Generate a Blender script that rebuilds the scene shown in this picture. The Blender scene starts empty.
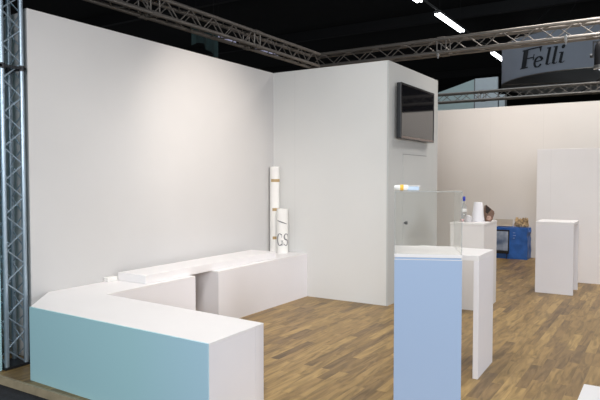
import bpy, bmesh, math, random
from mathutils import Vector, Matrix
random.seed(7)
S = bpy.context.scene
COL = S.collection
PI = math.pi

# ------------------------------------------------------------------ camera
cd = bpy.data.cameras.new('camera'); cam = bpy.data.objects.new('camera', cd); COL.objects.link(cam)
cam.location = (0, 0, 1.56)
cam.rotation_euler = (PI/2 - math.atan(22/593), 0, math.radians(32))
cd.sensor_width = 36; cd.lens = 36*593/600; cd.clip_end = 200
S.camera = cam

# ------------------------------------------------------------------ world, light, exposure
w = bpy.data.worlds.new('world'); S.world = w; w.use_nodes = True
w.node_tree.nodes['Background'].inputs[0].default_value = (0.9, 0.95, 1.0, 1)
w.node_tree.nodes['Background'].inputs[1].default_value = 0.05
S.view_settings.view_transform = 'Standard'; S.view_settings.look = 'None'
S.view_settings.gamma = 1; S.view_settings.use_curve_mapping = False
S.view_settings.exposure = 0.0

def area(name, loc, target, size, power, col=(1, 1, 1), sy=None):
    l = bpy.data.lights.new(name, 'AREA'); l.size = size; l.energy = power; l.color = col
    if sy: l.shape = 'RECTANGLE'; l.size_y = sy
    o = bpy.data.objects.new(name, l); COL.objects.link(o); o.location = loc
    o.rotation_euler = (Vector(target)-Vector(loc)).to_track_quat('-Z', 'Y').to_euler(); return o
def spot(name, loc, target, power, ang, col=(1, 1, 1), blend=1.0, r=.08):
    l = bpy.data.lights.new(name, 'SPOT'); l.energy = power; l.color = col
    l.spot_size = math.radians(ang); l.spot_blend = blend; l.shadow_soft_size = r
    o = bpy.data.objects.new(name, l); COL.objects.link(o); o.location = loc
    o.rotation_euler = (Vector(target)-Vector(loc)).to_track_quat('-Z', 'Y').to_euler(); return o
area('hall_light_aisle', (0.6, -2.6, 3.0), (-2.5, 5, 0.6), 2.4, 335, (0.95, 0.97, 1.0))
area('hall_light_right', (4.8, 3.6, 2.4), (-4.0, 4.4, 0.2), 2.0, 215, (0.90, 0.93, 1.0))
area('hall_light_rear', (-1.2, 9.8, 5.6), (-1.6, 12.0, 1.0), 2.5, 190, (1.0, 0.93, 0.87))
area('tower_blue_fill', (-5.2, -1.6, 2.6), (-4.6, 2.9, 1.6), 1.6, 40, (0.72, 0.9, 1.0))  # added bluish fill aimed at the truss tower, no visible source
area('hall_light_far', (-4, 13.5, 7.5), (-4, 24, 5.5), 4, 160, (0.75, 0.9, 1.0))
for k, (x, y, p) in enumerate(((-2.2, 3.4, 400), (-2.2, 5.2, 170), (-0.6, 8.2, 330))):
    spot('stand_downlight', (x, y, 4.6), (x-.3, y, 0), p, 118, (1.0, 0.97, 0.93), 1.0, .5)
spot('spotlight_wall', (-2.3, 4.7, 3.7), (-4.58, 5.30, 2.10), 165, 54, (1.0, 0.88, 0.78), 1.0, .05)
spot('wall_low_fill', (-1.9, 4.2, 3.7), (-4.5, 5.3, 0.9), 140, 70, (1.0, 0.92, 0.88), 1.0, .1)  # added soft fill that brightens the lower part of the left wall
spot('spotlight_rear', (-2.2, 9.6, 3.5), (-3.6, 12.1, 1.9), 60, 80, (1.0, 0.86, 0.75))

# ------------------------------------------------------------------ materials
def mat(name, col, rough=.5, metal=0.0, noise=0.0, nscale=6.0, spec=.5, bump=0.0, bscale=60, emis=None, es=0):
    m = bpy.data.materials.new(name); m.use_nodes = True
    nt = m.node_tree; b = nt.nodes['Principled BSDF']
    b.inputs['Base Color'].default_value = (*col, 1); b.inputs['Roughness'].default_value = rough
    b.inputs['Metallic'].default_value = metal; b.inputs['Specular IOR Level'].default_value = spec
    tc = nt.nodes.new('ShaderNodeTexCoord')
    if noise:
        n = nt.nodes.new('ShaderNodeTexNoise'); n.inputs['Scale'].default_value = nscale; n.inputs['Detail'].default_value = 4
        r = nt.nodes.new('ShaderNodeMapRange'); r.inputs['From Min'].default_value = .3; r.inputs['From Max'].default_value = .7
        r.inputs['To Min'].default_value = 1-noise; r.inputs['To Max'].default_value = 1+noise*.4
        mx = nt.nodes.new('ShaderNodeVectorMath'); mx.operation = 'SCALE'; mx.inputs[0].default_value = col
        nt.links.new(tc.outputs['Object'], n.inputs['Vector']); nt.links.new(n.outputs['Fac'], r.inputs['Value'])
        nt.links.new(r.outputs['Result'], mx.inputs['Scale']); nt.links.new(mx.outputs['Vector'], b.inputs['Base Color'])
    if bump:
        n2 = nt.nodes.new('ShaderNodeTexNoise'); n2.inputs['Scale'].default_value = bscale
        bp = nt.nodes.new('ShaderNodeBump'); bp.inputs['Strength'].default_value = bump; bp.inputs['Distance'].default_value = .01
        nt.links.new(tc.outputs['Object'], n2.inputs['Vector']); nt.links.new(n2.outputs['Fac'], bp.inputs['Height'])
        nt.links.new(bp.outputs['Normal'], b.inputs['Normal'])
    if emis:
        b.inputs['Emission Color'].default_value = (*emis, 1); b.inputs['Emission Strength'].default_value = es
    return m

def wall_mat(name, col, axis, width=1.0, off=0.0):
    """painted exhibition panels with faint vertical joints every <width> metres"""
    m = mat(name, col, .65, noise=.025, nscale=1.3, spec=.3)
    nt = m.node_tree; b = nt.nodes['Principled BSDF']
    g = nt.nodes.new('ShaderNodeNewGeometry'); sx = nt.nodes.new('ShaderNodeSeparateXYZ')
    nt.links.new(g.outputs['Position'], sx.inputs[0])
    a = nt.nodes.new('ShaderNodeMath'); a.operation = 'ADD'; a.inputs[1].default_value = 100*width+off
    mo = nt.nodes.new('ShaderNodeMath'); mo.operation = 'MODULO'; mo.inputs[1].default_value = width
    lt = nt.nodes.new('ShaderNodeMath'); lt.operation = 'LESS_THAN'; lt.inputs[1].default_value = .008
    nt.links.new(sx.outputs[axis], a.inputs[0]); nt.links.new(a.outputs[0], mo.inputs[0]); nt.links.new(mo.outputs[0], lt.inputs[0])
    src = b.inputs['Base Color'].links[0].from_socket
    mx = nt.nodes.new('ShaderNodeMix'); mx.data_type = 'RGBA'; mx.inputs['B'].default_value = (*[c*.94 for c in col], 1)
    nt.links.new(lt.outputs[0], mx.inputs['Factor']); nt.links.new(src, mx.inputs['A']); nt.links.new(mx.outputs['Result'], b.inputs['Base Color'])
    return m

def wood_floor():
    m = bpy.data.materials.new('strip_wood_laminate'); m.use_nodes = True
    nt = m.node_tree; N = nt.nodes; L = nt.links; b = N['Principled BSDF']
    g = N.new('ShaderNodeNewGeometry'); sx = N.new('ShaderNodeSeparateXYZ'); L.new(g.outputs['Position'], sx.inputs[0])
    cb = N.new('ShaderNodeCombineXYZ'); L.new(sx.outputs['Y'], cb.inputs['X']); L.new(sx.outputs['X'], cb.inputs['Y'])
    def brick(wd, ht, off, seedoff):
        mp = N.new('ShaderNodeVectorMath'); mp.operation = 'ADD'; mp.inputs[1].default_value = (20+seedoff, 20, 0)
        L.new(cb.outputs[0], mp.inputs[0])
        br = N.new('ShaderNodeTexBrick'); br.offset = off; br.offset_frequency = 2
        br.inputs['Color1'].default_value = (0, 0, 0, 1); br.inputs['Color2'].default_value = (1, 1, 1, 1)
        br.inputs['Mortar'].default_value = (.35, .35, .35, 1)
        br.inputs['Scale'].default_value = 1; br.inputs['Mortar Size'].default_value = .0012
        br.inputs['Brick Width'].default_value = wd; br.inputs['Row Height'].default_value = ht
        L.new(mp.outputs[0], br.inputs['Vector']); return br
    br = brick(.62, .085, .37, 0)
    ramp = N.new('ShaderNodeValToRGB'); e = ramp.color_ramp.elements
    e[0].position = 0; e[0].color = (.19, .122, .054, 1); e[1].position = 1; e[1].color = (.385, .255, .098, 1)
    x = ramp.color_ramp.elements.new(.35); x.color = (.285, .182, .070, 1)
    x = ramp.color_ramp.elements.new(.7); x.color = (.325, .212, .082, 1)
    L.new(br.outputs['Color'], ramp.inputs[0])
    # grain and mottling run along the strips, shifted from block to block
    mp = N.new('ShaderNodeVectorMath'); mp.operation = 'MULTIPLY'; mp.inputs[1].default_value = (2.6, 17, 1)
    ad = N.new('ShaderNodeVectorMath'); ad.operation = 'ADD'
    sc = N.new('ShaderNodeVectorMath'); sc.operation = 'SCALE'; sc.inputs['Scale'].default_value = 9
    L.new(br.outputs['Color'], sc.inputs[0]); L.new(cb.outputs[0], mp.inputs[0]); L.new(mp.outputs[0], ad.inputs[0]); L.new(sc.outputs[0], ad.inputs[1])
    n = N.new('ShaderNodeTexNoise'); n.inputs['Scale'].default_value = 1; n.inputs['Detail'].default_value = 6; n.inputs['Distortion'].default_value = 1.2
    L.new(ad.outputs[0], n.inputs['Vector'])
    r = N.new('ShaderNodeMapRange'); r.inputs['From Min'].default_value = .34; r.inputs['From Max'].default_value = .62
    r.inputs['To Min'].default_value = .58; r.inputs['To Max'].default_value = 1.12
    L.new(n.outputs['Fac'], r.inputs['Value'])
    mx = N.new('ShaderNodeVectorMath'); mx.operation = 'SCALE'
    L.new(ramp.outputs['Color'], mx.inputs[0]); L.new(r.outputs[0], mx.inputs['Scale']); L.new(mx.outputs[0], b.inputs['Base Color'])
    b.inputs['Roughness'].default_value = .42; b.inputs['Specular IOR Level'].default_value = .35
    return m

def blue_mat(name, c1, c2, lo, hi, axis='X'):
    """printed colour film, its hue shifting slightly along its length"""
    m = mat(name, c1, .5, spec=.3); nt = m.node_tree; b = nt.nodes['Principled BSDF']
    g = nt.nodes.new('ShaderNodeNewGeometry'); sx = nt.nodes.new('ShaderNodeSeparateXYZ'); L = nt.links
    L.new(g.outputs['Position'], sx.inputs[0])
    r = nt.nodes.new('ShaderNodeMapRange'); r.inputs['From Min'].default_value = lo; r.inputs['From Max'].default_value = hi
    L.new(sx.outputs[axis], r.inputs['Value'])
    mx = nt.nodes.new('ShaderNodeMix'); mx.data_type = 'RGBA'
    mx.inputs['A'].default_value = (*c1, 1); mx.inputs['B'].default_value = (*c2, 1)
    L.new(r.outputs[0], mx.inputs['Factor']); L.new(mx.outputs['Result'], b.inputs['Base Color']); return m

M = dict(
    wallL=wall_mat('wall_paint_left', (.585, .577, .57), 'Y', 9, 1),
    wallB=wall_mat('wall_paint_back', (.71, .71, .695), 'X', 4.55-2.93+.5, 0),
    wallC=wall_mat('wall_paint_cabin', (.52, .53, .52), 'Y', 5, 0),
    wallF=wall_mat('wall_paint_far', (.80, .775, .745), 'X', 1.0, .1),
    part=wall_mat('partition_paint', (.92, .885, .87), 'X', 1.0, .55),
    plin=mat('plinth_paint', (.76, .735, .72), .5, noise=.02, nscale=2, spec=.3),
    white=mat('white_laminate', (.84, .82, .82), .4, noise=.02, nscale=2, spec=.35),
    white2=mat('white_lacquered_board', (.82, .80, .82), .45, noise=.02, nscale=2, spec=.3),
    floor=wood_floor(),
    ply=mat('platform_plywood_edge', (.42, .34, .22), .7, noise=.25, nscale=9),
    carpet=mat('hall_dark_floor', (.018, .02, .026), .9, noise=.5, nscale=14, bump=.4, bscale=160),
    ceil=mat('hall_black_ceiling', (.012, .012, .013), .95, noise=.3, nscale=.6),
    steel=mat('dark_steel_beam', (.02, .02, .022), .7),
    alu=mat('aluminium_truss_tube', (.26, .24, .22), .42, .6, noise=.15, nscale=5),
    alub=mat('aluminium_tower_tube', (.42, .52, .60), .35, .7, noise=.15, nscale=5),
    black=mat('black_plastic', (.012, .012, .014), .4),
    blackm=mat('black_metal_clamp', (.02, .022, .026), .45, .3),
    screen=mat('tv_glass_screen', (.008, .008, .01), .05, spec=.9),
    chrome=mat('brushed_metal', (.5, .5, .5), .3, .9),
    cream=mat('white_paper_roll', (.84, .83, .80), .55, noise=.04, nscale=9),
    core=mat('cardboard_core', (.45, .33, .2), .8),
    tape=mat('tan_parcel_tape', (.46, .32, .15), .4),
    ink=mat('grey_ink', (.20, .20, .21), .6),
    inkd=mat('black_ink', (.012, .014, .02), .6),
    banner=mat('blue_grey_banner_fabric', (.36, .39, .46), .8, noise=.06, nscale=1),
    bannin=mat('banner_inner_lining', (.4, .4, .41), .9),
    booth=mat('pale_teal_stand_wall', (.50, .62, .62), .7, noise=.03),
    booth2=mat('pale_grey_stand_wall', (.62, .68, .72), .7, noise=.03),
    tube=mat('fluorescent_tube_glow', (1, 1, 1), .5, emis=(.93, .96, 1.0), es=9),
    tubed=mat('fluorescent_tube_far_glow', (.8, .8, 1), .5, emis=(.55, .55, .8), es=.35),
    fix=mat('lamp_rail_enamel', (.16, .16, .16), .6),
    bluec=mat('blue_plastic_crate', (.03, .14, .50), .45, noise=.25, nscale=7, bump=.3, bscale=14),
    beige=mat('beige_cardboard', (.56, .50, .42), .8, noise=.1),
    brown=mat('brown_packing_paper', (.62, .46, .27), .85, noise=.6, nscale=22),
    bag=mat('brown_leather_bag', (.23, .13, .085), .55, noise=.4, nscale=14),
    bagd=mat('dark_bag_lining', (.03, .018, .014), .8),
    bagstuff=mat('pinkish_bag_contents', (.52, .33, .26), .7, noise=.4, nscale=40),
    cap=mat('blue_bottle_cap', (.01, .03, .42), .4),
    yellow=mat('yellow_label', (.85, .50, .05), .5),
    pblue=mat('pale_blue_wrapper', (.52, .64, .78), .4),
    pink=mat('pink_cloth', (.62, .35, .33), .8),
    teal=mat('teal_hanging_fabric', (.06, .11, .115), .9, noise=.4, nscale=1.4),
)
def glass(name, col, alpha, rough=.02, ior=1.45):
    """thin clear sheet: mostly transparent with a fresnel reflection"""
    m = bpy.data.materials.new(name); m.use_nodes = True; nt = m.node_tree; nt.nodes.clear()
    o = nt.nodes.new('ShaderNodeOutputMaterial'); t = nt.nodes.new('ShaderNodeBsdfTransparent'); t.inputs[0].default_value = (*col, 1)
    g = nt.nodes.new('ShaderNodeBsdfGlossy'); g.inputs['Roughness'].default_value = rough; g.inputs['Color'].default_value = (1, 1, 1, 1)
    d = nt.nodes.new('ShaderNodeBsdfDiffuse'); d.inputs[0].default_value = (.8, .8, .8, 1)
    f = nt.nodes.new('ShaderNodeFresnel'); f.inputs[0].default_value = ior
    a = nt.nodes.new('ShaderNodeMixShader'); a.inputs[0].default_value = alpha
    b = nt.nodes.new('ShaderNodeMixShader')
    nt.links.new(t.outputs[0], a.inputs[1]); nt.links.new(d.outputs[0], a.inputs[2])
    k = nt.nodes.new('ShaderNodeMath'); k.operation = 'MULTIPLY'; k.inputs[1].default_value = .4
    nt.links.new(f.outputs[0], k.inputs[0]); nt.links.new(k.outputs[0], b.inputs[0]); nt.links.new(a.outputs[0], b.inputs[1]); nt.links.new(g.outputs[0], b.inputs[2])
    nt.links.new(b.outputs[0], o.inputs[0]); return m
M['plexi'] = glass('clear_acrylic', (.975, .975, .965), .035, ior=1.3)
M['plexe'] = glass('acrylic_polished_edge', (.75, .80, .80), .35)
M['pet'] = glass('clear_bottle_plastic', (.86, .88, .88), .14)
M['blueL'] = blue_mat('turquoise_counter_film', (.43, .69, .74), (.46, .68, .80), -3.0, -2.3)
M['blueP'] = mat('light_blue_film', (.37, .485, .67), .5, spec=.3)

def picture_mat():
    m = mat('whale_grey_picture_print', (.5, .5, .5), .35); nt = m.node_tree; b = nt.nodes['Principled BSDF']
    tc = nt.nodes.new('ShaderNodeTexCoord'); n = nt.nodes.new('ShaderNodeTexNoise'); n.inputs['Scale'].default_value = 4.5; n.inputs['Detail'].default_value = 2
    r = nt.nodes.new('ShaderNodeValToRGB'); e = r.color_ramp.elements
    e[0].position = .35; e[0].color = (.10, .15, .26, 1); e[1].position = .6; e[1].color = (.38, .45, .58, 1)
    x = e.new(.7); x.color = (.6, .62, .66, 1)
    nt.links.new(tc.outputs['Object'], n.inputs['Vector']); nt.links.new(n.outputs['Fac'], r.inputs[0]); nt.links.new(r.outputs[0], b.inputs['Base Color'])
    m.name = 'cloudy_picture_print'; return m
M['pic'] = picture_mat()

# ------------------------------------------------------------------ mesh helpers
class MB:
    def __init__(s): s.b = bmesh.new()
    def box(s, x0, x1, y0, y1, z0, z1, bev=0.0, mtx=None):
        t = bmesh.new(); r = bmesh.ops.create_cube(t, size=1)
        for v in t.verts: v.co = Vector(((x0+x1)/2+v.co.x*(x1-x0), (y0+y1)/2+v.co.y*(y1-y0), (z0+z1)/2+v.co.z*(z1-z0)))
        if bev: bmesh.ops.bevel(t, geom=list(t.edges), offset=bev, segments=2, affect='EDGES', profile=.5)
        if mtx: t.transform(mtx)
        s.add(t); return s
    def add(s, t):
        me = bpy.data.meshes.new('tmp'); t.to_mesh(me); s.b.from_mesh(me); bpy.data.meshes.remove(me); t.free()
    def prism(s, pts, z0, z1, bev=0.0):
        t = bmesh.new(); vs = [t.verts.new((x, y, z0)) for x, y in pts]; f = t.faces.new(vs)
        r = bmesh.ops.extrude_face_region(t, geom=[f]); 
        for v in [g for g in r['geom'] if isinstance(g, bmesh.types.BMVert)]: v.co.z = z1
        bmesh.ops.recalc_face_normals(t, faces=t.faces)
        if bev: bmesh.ops.bevel(t, geom=list(t.edges), offset=bev, segments=2, affect='EDGES', profile=.5)
        s.add(t); return s
    def tube(s, a, b, r, n=10, r2=None):
        a = Vector(a); b = Vector(b); t = bmesh.new()
        bmesh.ops.create_cone(t, cap_ends=True, segments=n, radius1=r, radius2=r if r2 is None else r2, depth=(b-a).length)
        q = (b-a).to_track_quat('Z', 'Y').to_matrix().to_4x4()
        t.transform(Matrix.Translation((a+b)/2) @ q); s.add(t); return s
    def lathe(s, prof, n=24, c=(0, 0, 0), mtx=None):
        t = bmesh.new(); rings = []
        for r, z in prof:
            rings.append([t.verts.new((c[0]+r*math.cos(2*PI*k/n), c[1]+r*math.sin(2*PI*k/n), c[2]+z)) for k in range(n)])
        for A, B in zip(rings, rings[1:]):
            for k in range(n): t.faces.new((A[k], A[(k+1) % n], B[(k+1) % n], B[k]))
        if prof[0][0] > 1e-4: t.faces.new(rings[0][::-1])
        if prof[-1][0] > 1e-4: t.faces.new(rings[-1])
        bmesh.ops.remove_doubles(t, verts=t.verts, dist=1e-5)
        if mtx: t.transform(mtx)
        s.add(t); return s
    def quad(s, *p):
        s.b.faces.new([s.b.verts.new(q) for q in p]); return s
    def build(s, name, m, parent=None, smooth=False, loc=None, rz=0):
        me = bpy.data.meshes.new(name); s.b.normal_update(); s.b.to_mesh(me); s.b.free()
        o = bpy.data.objects.new(name, me); COL.objects.link(o); me.materials.append(m)
        if smooth:
            for p in me.polygons: p.use_smooth = True
            try: me.set_sharp_from_angle(angle=math.radians(40))
            except Exception: pass
        if parent: o.parent = parent
        if loc: o.location = loc
        if rz: o.rotation_euler.z = rz
        return o
def tag(o, label, cat, group=None, kind=None):
    if label: o['label'] = label
    if cat: o['category'] = cat
    if group: o['group'] = group
    if kind: o['kind'] = kind
    return o
def thing(name, label, cat, loc=(0, 0, 0), rz=0, group=None):
    o = bpy.data.objects.new(name, None); COL.objects.link(o); o.location = loc; o.rotation_euler.z = rz
    o.empty_display_size = .1
    return tag(o, label, cat, group)
def struct(mb, name, m, **k):
    o = mb.build(name, m, **k); o['kind'] = 'structure'; return o

# ------------------------------------------------------------------ setting
struct(MB().box(-14, 6, 2.68, 30, -.06, 0), 'floor', M['floor'])
struct(MB().box(-14, 6, 2.655, 2.68, -.06, .002), 'trim_1', M['ply'])
struct(MB().box(-40, 20, -8, 2.70, -.12, -.06), 'floor_aisle', M['carpet'])
struct(MB().box(-45, 30, -10, 50, 9.6, 9.7), 'ceiling', M['ceil'])
struct(MB().box(-45, 30, 50, 50.2, -.1, 9.6), 'wall_hall', M['ceil'])
for i, y in enumerate((12, 20, 28, 36, 44)):
    struct(MB().box(-45, 30, y, y+.25, 9.1, 9.6), 'trim_%d' % (i+2), M['steel'])

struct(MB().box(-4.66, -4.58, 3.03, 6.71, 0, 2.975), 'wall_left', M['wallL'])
struct(MB().box(-6.6, -4.66, 3.08, 3.14, 0, 2.975), 'wall_side', M['white'])
struct(MB().box(-5.4, -4.565, 2.735, 2.75, 0, 3.1), 'wall_front', M['blueL'])
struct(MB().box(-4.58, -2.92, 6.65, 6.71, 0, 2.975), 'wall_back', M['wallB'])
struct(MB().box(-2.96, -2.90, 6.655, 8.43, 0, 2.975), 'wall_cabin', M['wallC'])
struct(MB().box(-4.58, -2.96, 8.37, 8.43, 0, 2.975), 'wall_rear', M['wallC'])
struct(MB().box(-9, 3.5, 12.2, 12.3, 0, 2.98), 'wall_far', M['wallF'])
# flush door in the cabin side, a hair proud of it with a dark joint around
X = -2.90
d = struct(MB().box(X, X+.006, 7.12, 7.95, .01, 1.86), 'door_1', M['wallC'])
j = MB(); j.box(X-.001, X+.007, 7.11, 7.96, 1.86, 1.867); j.build('door_joint', M['ink'], d)
j = MB(); j.box(X-.001, X+.0035, 7.113, 7.12, .01, 1.86).box(X-.001, X+.0035, 7.95, 7.957, .01, 1.86); j.build('door_joint', M['wallC'], d)
MB().tube((X, 7.15, .985), (X+.03, 7.15, .985), .012, 12).tube((X+.03, 7.15, .985), (X+.05, 7.15, .985), .022, 14).build('door_knob', M['blackm'], d, smooth=True)

# ------------------------------------------------------------------ low counters
t = thing('corner_counter', 'low corner counter with turquoise front and white worktop beside the truss tower', 'counter')
P = [(-4.165, 2.738), (-2.325, 2.683), (-2.34, 3.275), (-4.065, 3.385), (-4.06, 4.50), (-4.575, 4.50), (-4.575, 3.19)]
q = [(-4.165, 2.747), (-2.336, 2.6925), (-2.351, 3.264), (-4.055, 3.375)]
MB().prism([q[0], q[1], (-2.3515, 3.274), P[3], P[4], P[5], P[6]], 0, .552).build('body', M['white2'], t)
MB().prism([q[0], (-2.325, 2.6925), P[2], P[3], P[4], P[5], P[6]], .5525, .57, .001).build('worktop', M['white'], t)
MB().prism([(-4.165, 2.736), (-2.325, 2.681), (-2.325, 2.692), (-4.165, 2.747)], 0, .57).build('front_panel', M['blueL'], t)['label'] = 'turquoise front panel'
MB().prism([(-2.3355, 2.693), (-2.325, 2.693), (-2.3375, 3.178), (-2.348, 3.178)], 0, .552, .0005).build('end_panel', M['white2'], t)
MB().prism([(-2.3485, 3.180), (-2.338, 3.180), (-2.340, 3.275), (-2.351, 3.275)], 0, .552, .0005).build('end_panel', M['white2'], t)

t = thing('wall_counter', 'low white counter along the left wall between knee gap and back wall', 'counter')
MB().box(-4.57, -4.055, 4.842, 6.645, 0, .552).build('body', M['white2'], t)
MB().box(-4.575, -4.043, 4.84, 6.648, .5525, .57, .001).build('worktop', M['white'], t)
MB().box(-4.054, -4.043, 4.84, 6.648, 0, .552, .0005).build('front_panel', M['white2'], t)
tag(MB().box(-4.51, -4.135, 3.90, 6.05, .5705, .650, .003).build('shelf_board', M['white']),
    'long thick white board lying on the low wall counters across the knee gap', 'board')
tag(MB().box(-4.575, -4.515, 3.78, 3.90, .5705, .612, .004).build('wooden_offcut', M['cream']),
    'tiny pale block against the left wall at the near end of the long board', 'block')
t = thing('low_counter', 'low white counter block cut off by the bottom right corner of the photo', 'counter')
MB().box(-.323, .30, 2.712, 3.105, 0, .545).build('body', M['white2'], t)
MB().box(-.335, .31, 2.70, 3.115, .5455, .57, .002).build('worktop', M['white'], t)

# ------------------------------------------------------------------ glyph strokes (x, y, half width) swept as ribbons
def ribbon(pts, place, mb, closed=False):
    L = []
    for i, (x, y, h) in enumerate(pts):
        a = pts[max(i-1, 0)]; b = pts[min(i+1, len(pts)-1)]
        dx, dy = b[0]-a[0], b[1]-a[1]; n = math.hypot(dx, dy) or 1
        L.append(((x-dy/n*h, y+dx/n*h), (x+dy/n*h, y-dx/n*h)))
    for (a, b), (c, e) in zip(L, L[1:]): mb.quad(place(*a), place(*b), place(*e), place(*c))
def arc(cx, cy, rx, ry, a0, a1, h0, h1, n=14, swell=0):
    out = []
    for k in range(n+1):
        u = k/n; a = math.radians(a0+(a1-a0)*u)
        out.append((cx+rx*math.cos(a), cy+ry*math.sin(a), h0+(h1-h0)*u+swell*abs(math.cos(a))))
    return out

# ------------------------------------------------------------------ rolled posters in the corner
def roll(name, label, x, y, r, z0, h):
    t = thing(name, label, 'paper roll', (x, y, z0))
    b = MB().lathe([(r, 0), (r, h), (r*.78, h), (r*.78, h-.05)], 32); b.build('tube_wall', M['cream'], t, smooth=True)
    MB().lathe([(r*.77, h-.12), (r*.77, h-.012), (r*.6, h-.012), (r*.6, h-.12)], 24).build('core', M['core'], t, smooth=True)
    return t
t1 = roll('poster_roll', 'tall white paper roll with three tan tape strips standing in the wall corner', -4.499, 6.56, .066, .571, 1.14)
for z, a0, a1 in ((.955, -1.75, .45), (.568, -1.45, .5), (.19, -1.4, .5)):
    b = MB(); n = 12; r = .0675
    for k in range(n):
        a = a0+(a1-a0)*k/n; c = a0+(a1-a0)*(k+1)/n; s0 = .004
        b.quad((r*math.cos(a), r*math.sin(a), z-.018), (r*math.cos(c), r*math.sin(c), z-.018), (r*math.cos(c), r*math.sin(c), z+.02), (r*math.cos(a), r*math.sin(a), z+.02))
    b.build('tape_strip', M['tape'], t1)['label'] = 'tan tape strip'
t2 = roll('poster_roll', 'short white paper roll printed with grey letters GS in front of the taller roll', -4.335, 6.50, .076, .571, .585)
rr = .0775
fa = math.atan2(-6.50, 4.335)      # side of the roll that faces the aisle
def onroll(u, v): a = fa+u/rr; return (rr*math.cos(a), rr*math.sin(a), v)
sc = .155; zb = .105
def G(u, v): return onroll(-.079+u*sc*.80, zb+v*sc)
def Sx(u, v): return onroll(.012+u*sc*.95, zb+v*sc)
b = MB()
ribbon(arc(.34, .5, .30, .5, 50, 310, .02, .03, 24, .055), G, b)
ribbon([(.60, .0, .045), (.60, .40, .045)], G, b); ribbon([(.46, .40, .02), (.60, .40, .02), (.74, .40, .02)], G, b)
ribbon([(.555, .68, .02), (.575, .96, .02)], G, b)
b.build('printed_letter', M['ink'], t2)['label'] = 'grey printed letter G'
b = MB()
sp = arc(.27, .73, .19, .25, 30, 250, .02, .05, 14, .02)[:-1]+arc(.25, .25, .20, .25, 70, -150, .05, .02, 14, .02)
ribbon(sp, Sx, b)
ribbon([(.435, .72, .02), (.455, .98, .02)], Sx, b); ribbon([(.045, .28, .02), (.03, .02, .02)], Sx, b)
b.build('printed_letter', M['ink'], t2)['label'] = 'grey printed letter S'
b = MB(); ribbon([(-.60+.95*k/14, 2.12-.30*k/14, .022+.03*math.sin(PI*k/14)) for k in range(15)], Sx, b)
b.build('printed_line', M['ink'], t2)['label'] = 'slanted grey printed line'

# ------------------------------------------------------------------ television on the cabin wall
t = thing('television', 'flat black television mounted high on the side of the white cabin', 'television', (X+.002, 7.415, 2.39))
MB().box(.03, .085, -.595, .595, -.34, .34, .006).build('housing', M['black'], t)
MB().box(0, .03, -.2, .2, -.15, .15).build('wall_bracket', M['blackm'], t)
MB().box(.084, .087, -.57, .57, -.308, .318).build('screen', M['screen'], t)
b = MB()
b.box(.083, .092, -.595, -.57, -.34, .34, .002).box(.083, .092, .57, .595, -.34, .34, .002).box(.083, .092, -.575, .575, .318, .34, .002)
b.build('bezel', M['black'], t)
MB().box(.083, .092, -.57, .57, -.34, -.308, .002).build('speaker_bar', mat('brown_grey_gloss_plastic', (.12, .085, .075), .25), t)

# ------------------------------------------------------------------ display plinth with acrylic hood
rzp = math.radians(23.1)
t = thing('display_plinth', 'tall light blue display plinth with a white top under a clear acrylic hood', 'plinth', (-1.23, 3.422, 0), rzp)
w2 = .20; dp = .46
MB().box(-w2+.004, w2-.004, .012, dp-.004, 0, 1.07).build('body', M['white2'], t)
MB().box(-w2, w2, 0, .0115, 0, 1.066, .001).build('front_panel', M['blueP'], t)['label'] = 'light blue front panel'
MB().box(-w2+.004, w2-.004, .006, dp-.004, 1.070, 1.080).build('shadow_joint', M['blueP'], t)
MB().box(-w2, w2, 0, dp, 1.080, 1.10, .002).build('top', M['white'], t)
MB().box(-w2, w2, -.001, .004, 1.066, 1.0695).build('edge_strip', M['white'], t)
h = tag(thing('acrylic_hood', 'clear acrylic display hood standing on the light blue plinth', 'display case', (-1.23, 3.422, 1.1005), rzp), None, None)
a2 = w2-.001; y0 = .002; y1 = dp-.002; H = .375; th = .004
MB().box(-a2, a2, y0, y0+th, 0, H).build('front_pane', M['plexi'], h)
MB().box(-a2, a2, y1-th, y1, 0, H).build('rear_pane', M['plexi'], h)
MB().box(-a2, -a2+th, y0+th, y1-th, 0, H).build('side_pane', M['plexi'], h)
MB().box(a2-th, a2, y0+th, y1-th, 0, H).build('side_pane', M['plexi'], h)
MB().box(-a2, a2, y0, y1, H, H+th).build('top_pane', M['plexi'], h)
b = MB(); e = .0035
for sx in (-a2, a2-e):
    b.box(sx, sx+e, y0-.0005, y0+e, .0, H+th)
b.box(-a2, a2, y0-.001, y0+e, H+th-e, H+th+.0005)
b.build('polished_edge', M['plexe'], h)
# packet lying on the hood
t = thing('packet', 'small white and pale blue packet with yellow band lying on the clear hood', 'packet', (-1.442, 3.579, 1.4805), rzp)
t.scale = (1, 1, .85)
MB().lathe([(.012, -.07), (.019, -.062), (.021, -.03), (.021, .012), (.017, .02)], 20, mtx=Matrix.Translation((-.0, 0, .021)) @ Matrix.Rotation(PI/2, 4, 'Y')).build('white_body', M['cream'], t, smooth=True)
MB().lathe([(.0218, -.032), (.0222, -.03), (.0222, -.012), (.0218, -.010)], 20, mtx=Matrix.Translation((0, 0, .022)) @ Matrix.Rotation(PI/2, 4, 'Y')).build('yellow_band', M['yellow'], t, smooth=True)
MB().box(.012, .088, -.016, .016, 0, .030, .006).build('wrapper', M['pblue'], t, smooth=True)
MB().box(.014, .095, -.017, .017, .0305, .036, .002).build('wrapper_flap', M['cream'], t)

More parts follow.
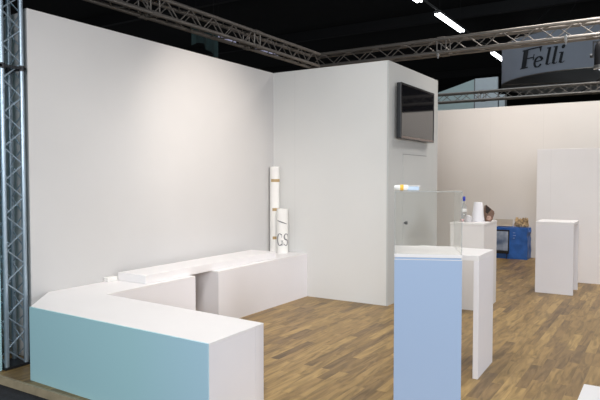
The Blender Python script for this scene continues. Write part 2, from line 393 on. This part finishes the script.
# ------------------------------------------------------------------ bridge-shaped bar tables
def bridge(name, label, loc, rz, L, D, H, th=.04, group='white bridge-shaped bar tables'):
    t = thing(name, label, 'table', loc, rz, group)
    MB().box(-L/2, L/2, -D/2, D/2, H-th, H, .002).build('table_top', M['white'], t)
    MB().box(-L/2, -L/2+th, -D/2, D/2, 0, H-th, .002).build('leg_panel', M['white2'], t)
    MB().box(L/2-th, L/2, -D/2, D/2, 0, H-th, .002).build('leg_panel', M['white2'], t)
    return t
bridge('bar_table', 'white bridge-shaped bar table just behind the light blue plinth', (-1.56, 4.82, 0), math.radians(1.5), .63, .50, .96)
bridge('bar_table', 'white bridge-shaped bar table in front of the freestanding partition', (-1.31, 8.79, 0), PI/2, .50, .475, .97)

# far plinth and what stands on it
t = thing('white_plinth', 'tall white plinth behind the bar table carrying bottle, vase and bag', 'plinth', (-2.03, 7.28, 0), math.radians(1))
MB().box(-.20, .195, -.32, .32, 0, 1.005).build('body', M['plin'], t)
MB().box(-.205, .20, -.325, .325, 1.0055, 1.03, .002).build('top', M['plin'], t)
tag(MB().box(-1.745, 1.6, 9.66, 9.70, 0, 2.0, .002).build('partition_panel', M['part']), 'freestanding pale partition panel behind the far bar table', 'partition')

t = thing('bottle', 'clear plastic bottle with a blue cap on the far plinth', 'bottle', (-2.165, 7.30, 1.0305))
MB().lathe([(.028, 0), (.034, .006), (.034, .10), (.032, .105), (.034, .112), (.034, .15), (.026, .19), (.013, .225), (.011, .25)], 24).build('body', M['pet'], t, smooth=True)
MB().lathe([(.0345, .112), (.0348, .113), (.0348, .149), (.0345, .150)], 24).build('label', M['cream'], t, smooth=True)
MB().lathe([(.0135, .246), (.0165, .25), (.0165, .295), (.014, .30)], 20).build('cap', M['cap'], t, smooth=True)
t = thing('vase', 'white tapering vase between the bottle and brown bag on the far plinth', 'vase', (-1.985, 7.27, 1.0305))
MB().lathe([(.078, 0), (.080, .004), (.066, .10), (.050, .23), (.046, .235), (.042, .228), (.055, .12), (.06, .02), (.0, .018)], 32).build('vase_body', M['white2'], t, smooth=True)
b = MB(); b.lathe([(.045, 0), (.046, .004), (.042, .05), (.03, .07), (.012, .085), (.0, .087)], 24)
tag(b.build('small_cover', mat('light_grey_cover', (.52, .50, .50), .6), smooth=True, loc=(-2.065, 7.14, 1.0305)), 'low white rounded cover left of the white vase on the far plinth', 'cover')
b = MB()
bb = bmesh.new(); bmesh.ops.create_icosphere(bb, subdivisions=2, radius=.024)
for v in bb.verts: v.co.z = v.co.z*.8+.0185; v.co += Vector((random.uniform(-.003, .003),)*3)
b.add(bb); tag(b.build('crumpled_cloth', M['pink'], loc=(-2.13, 7.10, 1.031)), 'tiny pinkish scrap beside the bottle on the far plinth', 'scrap')

def crumple(mb, c, r, amp, sub=3, seed=1, flat=None):
    rnd = random.Random(seed); t = bmesh.new(); bmesh.ops.create_icosphere(t, subdivisions=sub, radius=1)
    from mathutils import noise
    for v in t.verts:
        k = 1+amp*noise.noise(v.co*2.3+Vector((seed*3.1, 0, 0)))+amp*.5*noise.noise(v.co*6+Vector((0, seed, 0)))
        v.co = Vector((v.co.x*r[0]*k, v.co.y*r[1]*k, v.co.z*r[2]*k))+Vector(c)
        if flat is not None and v.co.z < flat: v.co.z = flat
    mb.add(t)
# bag: tall leaning open bag
t = thing('bag', 'brown open bag leaning on the white vase on the far plinth', 'bag', (-1.885, 7.38, 1.0305), math.radians(20))
t.scale = (.82, .9, .93)
b = MB()
prof = [(-.055, -.02, 0), (.045, .0, 0), (.075, .05, .09), (.085, .06, .125), (-.045, .0, .225), (-.06, -.01, .16)]
tb = bmesh.new(); A = [tb.verts.new((x, -.05, z)) for x, q, z in prof]; B = [tb.verts.new((x-.008, .06, z*.96)) for x, q, z in prof]
tb.faces.new(A); tb.faces.new(B[::-1])
for k in range(6): tb.faces.new((A[k], B[k], B[(k+1) % 6], A[(k+1) % 6]))
bmesh.ops.recalc_face_normals(tb, faces=tb.faces); bmesh.ops.bevel(tb, geom=list(tb.edges), offset=.012, segments=3, affect='EDGES')
b.add(tb); b.build('bag_body', M['bag'], t, smooth=True)
b = MB(); b.quad((-.055, -.052, .12), (-.02, -.0525, .10), (.03, -.0525, .155), (-.045, -.052, .215)); b.build('opening', M['bagd'], t)
b = MB(); crumple(b, (.0, -.04, .045), (.04, .022, .034), .35, seed=4); b.build('contents', M['bagstuff'], t, smooth=True)

# ------------------------------------------------------------------ blue crate by the far wall
t = thing('crate', 'blue plastic crate with a ragged right edge standing by the far wall', 'crate', (-2.60, 12.0, 0), 0)
b = MB(); tb = bmesh.new(); bmesh.ops.create_cube(tb, size=1)
for v in tb.verts: v.co = Vector((v.co.x*.62, v.co.y*.36, v.co.z*.60+.30))
bmesh.ops.subdivide_edges(tb, edges=list(tb.edges), cuts=7, use_grid_fill=True)
from mathutils import noise as nz
for v in tb.verts:
    if v.co.x > .30 and .04 < v.co.z: v.co.x += .03*nz.noise(v.co*9)+.012*math.sin(v.co.z*40)
    if v.co.z > .02: v.co.y += .008*nz.noise(v.co*7)
    if v.co.z > .55: v.co.z += .012*nz.noise(v.co*8)
b.add(tb); b.build('body', M['bluec'], t)
pm = mat('pale_print', (.22, .36, .70), .6)
for k, (zz, L) in enumerate(((.50, .04), (.45, .05), (.40, .03))): MB().box(.05, .05+L, -.196, -.188, zz, zz+.014).build('printed_mark', pm, t)
pc = thing('framed_picture', 'cloudy blue grey picture in a dark frame leaning against the blue crate', 'picture', (-2.775, 11.775, 0), 0)
pm = Matrix.Rotation(math.radians(-3), 4, 'X')
MB().box(-.16, .16, -.02, .0, .10, .56, .003, pm).build('frame', M['black'], pc)
MB().box(-.14, .14, -.023, -.0195, .16, .53, 0, pm).build('print', M['pic'], pc)
for fx in (-.12, .12): MB().tube((fx, -.02, .005), (fx, .01, .12), .008, 8).build('stand_foot', M['black'], pc)
tag(MB().box(-2.95, -2.62, 12.08, 12.10, .615, .745, .002).box(-2.95, -2.62, 11.98, 12.08, .615, .625, .002).build('cardboard_sheet', M['beige']),
    'beige cardboard sheet standing on the left of the blue crate', 'cardboard')
b = MB(); 
for c, r, s in (((0, 0, .06), (.06, .06, .085), 1), ((.07, .02, .06), (.06, .06, .10), 2), ((-.06, .0, .07), (.045, .05, .09), 3), ((.12, 0, .075), (.028, .04, .095), 5)):
    crumple(b, c, r, .9, seed=s, flat=0)
tag(b.build('packing_paper', M['brown'], loc=(-2.455, 12.0, .615)), 'crumpled brown packing paper on the right of the blue crate', 'paper')

# ------------------------------------------------------------------ trusses
def truss(name, label, a, b, w, h, chord_r, mt, step=.3, brace_r=.008, seg=2.0, vert=False, group=None):
    """square lattice truss with centre line a..b; four chords, one lattice per face, coupler sleeves"""
    a = Vector(a); b = Vector(b); L = (b-a).length; ax = (b-a)/L
    t = thing(name, label, 'truss', a, 0, group)
    up = Vector((0, 0, 1)) if not vert else Vector((0, 1, 0)); sd = ax.cross(up).normalized()
    C4 = [sd*(-w/2)+up*(-h/2), sd*(w/2)+up*(-h/2), sd*(w/2)+up*(h/2), sd*(-w/2)+up*(h/2)]
    for c in C4: MB().tube(c, c+ax*L, chord_r, 12).build('chord', mt, t, smooth=True)
    n = max(2, int(L/step))
    for k in range(4):
        c0, c1 = C4[k], C4[(k+1) % 4]; m = MB(); s = L/n
        for i in range(n):
            p, q = (c0, c1) if i % 2 == 0 else (c1, c0)
            m.tube(p+ax*(s*i), q+ax*(s*(i+1)), brace_r, 6)
        m.build('lattice', mt, t)
    ns = int(L/seg)
    for i in range(1, ns+1):
        m = MB()
        p = ax*(i*seg)
        if i*seg > L-.1: break
        for c in C4: m.tube(c+p-ax*.06, c+p+ax*.06, chord_r*1.3, 10)
        for k in range(4):
            m.tube(C4[k]+p-ax*.07, C4[(k+1) % 4]+p-ax*.07, brace_r*1.2, 6); m.tube(C4[k]+p+ax*.07, C4[(k+1) % 4]+p+ax*.07, brace_r*1.2, 6)
        m.build('coupler', mt, t)
    return t
tw = truss('truss_tower', 'upright aluminium truss tower with a dark clamp at the left edge of the stand', (-4.645, 2.875, 0.02), (-4.645, 2.875, 3.6), (.17), .17, .019, M['alub'], step=.135, brace_r=.0065, vert=True, seg=9)
m = MB(); 
for z in (2.44, ):
    m.box(-.11, .11, -.11, -.08, z-.01, z+.01).box(-.11, .11, .08, .11, z-.01, z+.01).box(.08, .11, -.11, .11, z-.01, z+.01).box(-.11, -.08, -.11, .11, z-.01, z+.01)
    for sx in (-1, 1):
        for sy in (-1, 1): m.tube((sx*.085, sy*.085, z-.022), (sx*.085, sy*.085, z+.022), .028, 12)
m.build('clamp_band', M['blackm'], tw)['label'] = 'dark clamp band'
MB().box(-.115, .115, -.115, .115, -.019, 0.0).build('base_plate', M['blackm'], tw)

XF = 5.3; YF = 9.0; ZB = 3.46; T = .2
tl = truss('ceiling_truss', 'aluminium truss running above the left wall towards the corner', (-XF+T/2, -1, ZB+T/2), (-XF+T/2, YF-T, ZB+T/2), T, T, .026, M['alu'], step=.21)
tb_ = truss('ceiling_truss', 'aluminium truss running above the cabin from the corner to the right edge', (-XF+.02, YF-T/2, ZB+T/2), (4, YF-T/2, ZB+T/2), T, T, .026, M['alu'], step=.24, seg=2.3)
tf = truss('ceiling_truss', 'distant thin aluminium truss above the far wall', (-9, 14.9, 3.59), (3, 14.9, 3.59), .2, .2, .026, M['alu'], step=.25, seg=2.5)
# hook clamps under the cabin truss
for x in (-3.03, -1.245):
    t = thing('truss_clamp', 'small metal hook clamp under the cabin truss, %s' % ('left one near the cabin corner' if x < -2 else 'right one in front of the round banner'), 'clamp', (x, YF-T, ZB), 0, 'hook clamps under the cabin truss')
    MB().box(-.02, .02, -.03, .03, -.045, .035, .006).build('jaw', M['chrome'], t); MB().tube((0, 0, -.045), (0, 0, -.085), .012, 10).build('bolt', M['chrome'], t, smooth=True)
# stage spotlight hanging at the right edge
t = thing('stage_light', 'black stage spotlight hanging under the truss at the right edge', 'spotlight', (-.80, YF-T, ZB-.0))
t.scale = (1.15, 1.15, 1.45)
MB().box(-.025, .025, -.035, .035, -.06, .035, .006).build('clamp', M['blackm'], t)
MB().box(-.09, .09, -.012, .012, -.075, -.06).box(-.10, -.085, -.012, .012, -.21, -.06).box(.085, .10, -.012, .012, -.21, -.06).build('yoke', M['blackm'], t)
MB().lathe([(.05, .0), (.075, -.03), (.082, -.08), (.082, -.21), (.075, -.24)], 28, c=(0, 0, -.07)).build('housing', M['black'], t, smooth=True)
MB().lathe([(.086, -.215), (.088, -.222), (.088, -.245), (.070, -.25), (.068, -.235)], 28, c=(0, 0, -.07)).build('rim', M['chrome'], t, smooth=True)
MB().tube((-.10, 0, -.19), (-.125, 0, -.19), .018, 10).build('knob', M['blackm'], t)

# ------------------------------------------------------------------ hall lamps, far stands, round banner
def lamp(label, x, y, L, z=8.0, group='fluorescent lamps under the hall ceiling', far=False):
    t = thing('ceiling_lamp', label, 'lamp', (x, y, z), 0, group)
    b = MB()
    b.box(-.14, .14, 0, L, .03, .12, .01); b.build('reflector', M['fix'], t)
    tt = M['tubed'] if far else M['tube']
    for s in (-.07, .07): MB().tube((s, .05, 0), (s, L-.05, 0), .05, 10).build('tube', tt, t, smooth=True)
    MB().tube((0, .3, .12), (0, .3, 1.6), .008, 6).build('hanger', M['steel'], t); MB().tube((0, L-.3, .12), (0, L-.3, 1.6), .008, 6).build('hanger', M['steel'], t)
tag(MB().box(-7.93, -7.88, 14, 36, 8.13, 8.2).build('lamp_rail', M['fix']), 'long grey rail carrying the bright ceiling lamps', 'rail')
lamp('bright fluorescent lamp at the top edge of the picture, above the television', -7.9, 17.6, 3.3)
lamp('bright fluorescent lamp just above the cabin truss', -7.9, 22.8, 3.3)
lamp('bright fluorescent lamp between the cabin truss and the round banner', -7.9, 31.3, 3.5)
lamp('dim distant lamp under the left truss, left of its pair', -17.4, 20.6, 1.5, 7.9, 'dim distant lamps', True)
lamp('dim distant lamp under the left truss, right of its pair', -17.4, 23.8, 1.8, 7.9, 'dim distant lamps', True)

t = thing('hanging_cloth', 'dim teal cloth hanging far away below the left truss', 'cloth', (-12, 13.2, 5.9))
b = MB(); n = 10
for k in range(n):
    a = k/n; c = (k+1)/n; f = lambda u: .08*math.sin(u*19)
    b.quad((f(a), a*1.2, -.45+.15*math.sin(a*5)), (f(c), c*1.2, -.45+.15*math.sin(c*5)), (f(c)*.5, c*1.2, .1), (f(a)*.5, a*1.2, .1))
o = b.build('fabric', M['teal'], t); o.modifiers.new('solid', 'SOLIDIFY').thickness = .02
MB().tube((0, -.1, .1), (0, 1.3, .1), .02, 8).build('rod', M['steel'], t)
MB().tube((0, .2, .1), (0, .2, 3.7), .006, 6).tube((0, 1.0, .1), (0, 1.0, 3.7), .006, 6).build('cable', M['steel'], t)

t = thing('exhibition_stand', 'pale teal and grey stand wall rising behind the far wall beside the cabin', 'stand', (0, 20, 0))
b = MB(); b.quad((-9.5, 0, 0), (-5.62, 0, 0), (-5.62, 0, 4.86), (-9.5, 0, 3.75)); o = b.build('sloped_panel', M['booth'], t); s_ = o.modifiers.new('solid', 'SOLIDIFY'); s_.thickness = .1
MB().box(-5.60, -4.86, -.02, .1, 0, 4.87).build('tall_panel', M['booth2'], t)
MB().box(-4.84, -4.66, .1, .4, 0, 4.3).build('side_panel', M['booth2'], t)
MB().box(-5.625, -5.595, -.04, .0, 0, 4.86).build('joint', M['ink'], t)

cx, cy, R0 = -2.627, 26.659, 3.6; zb0, zt0 = 5.42, 6.95
t = thing('round_banner', 'large round blue-grey hanging banner with black lettering Felli', 'banner', (cx, cy, 0))
b = MB(); n = 72
tb = bmesh.new()
def ring(r, z): return [tb.verts.new((r*math.cos(2*PI*k/n), r*math.sin(2*PI*k/n), z)) for k in range(n)]
o1 = ring(R0, zb0); o2 = ring(R0, zt0)
for k in range(n): tb.faces.new((o1[k], o1[(k+1) % n], o2[(k+1) % n], o2[k]))
b.add(tb); b.build('fabric', M['banner'], t, smooth=True)
b = MB(); tb = bmesh.new()
i1 = ring(R0-.03, zb0); i2 = ring(R0-.03, zt0)
for k in range(n): tb.faces.new((i1[k], i2[k], i2[(k+1) % n], i1[(k+1) % n]))
b.add(tb); b.build('lining', M['bannin'], t, smooth=True)
for z in (zb0, zt0):
    b = MB()
    for k in range(n):
        a, c = 2*PI*k/n, 2*PI*(k+1)/n; r = R0-.015
        b.tube((r*math.cos(a), r*math.sin(a), z), (r*math.cos(c), r*math.sin(c), z), .03, 6)
    b.build('hoop', M['alu'], t)
b = MB()
for k in range(4):
    a = PI/4+k*PI/2; b.tube(((R0-.02)*math.cos(a), (R0-.02)*math.sin(a), zt0), (0.5*math.cos(a), .5*math.sin(a), 9.6), .012, 6)
b.build('cable', M['steel'], t)
b = MB()
for k in range(2):
    a = k*PI/2+.3; b.tube(((R0-.03)*math.cos(a), (R0-.03)*math.sin(a), zb0+.02), (-(R0-.03)*math.cos(a), -(R0-.03)*math.sin(a), zb0+.02), .025, 6)
b.build('spreader_bar', M['alu'], t)
b = MB(); HF = .68
def put(ang0, z0, width, shear=.21):
    """lettering on the drum: u right (0..1 cap height), v up"""
    def f(u, v):
        uu = u*width+shear*v*HF
        a = math.radians(ang0)+uu/R0
        return ((R0+.03)*math.cos(a), (R0+.03)*math.sin(a), z0+v*HF)
    return f
Fp = put(-131.5, 5.72, 1.12)
ribbon([(.22, .0, .11), (.22, .5, .11), (.22, 1.0, .11)], Fp, b)
ribbon([(.05, .02, .03), (.42, .02, .03)], Fp, b); ribbon([(.05, .98, .03), (.45, .98, .035), (.86, .98, .035)], Fp, b)
ribbon([(.80, .98, .05), (.84, .72, .012)], Fp, b); ribbon([(.3, .50, .03), (.62, .50, .03)], Fp, b); ribbon([(.60, .66, .02), (.60, .34, .02)], Fp, b)
Ep = put(-120.2, 5.67, .70)
ribbon(arc(.28, .27, .22, .27, 15, 330, .03, .02, 20, .05), Ep, b); ribbon([(.1, .30, .025), (.3, .31, .025), (.5, .34, .03)], Ep, b)
for ang in (-112.9, -109.0):
    Lp = put(ang, 5.68, .72)
    ribbon([(.15, .04, .07), (.15, .5, .07), (.15, .93, .07)], Lp, b); ribbon([(0, .90, .025), (.15, .90, .03)], Lp, b); ribbon([(.15, .05, .05), (.28, .03, .02), (.36, .1, .012)], Lp, b)
Ip = put(-105.0, 5.68, .72)
ribbon([(.15, .04, .07), (.15, .58, .07)], Ip, b); ribbon([(0, .56, .025), (.15, .56, .03)], Ip, b); ribbon([(.15, .05, .05), (.28, .03, .02), (.36, .1, .012)], Ip, b)
ribbon(arc(.15, .85, .045, .06, 0, 360, .045, .045, 12), Ip, b)
b.build('lettering', M['inkd'], t)['label'] = 'black italic lettering Felli'
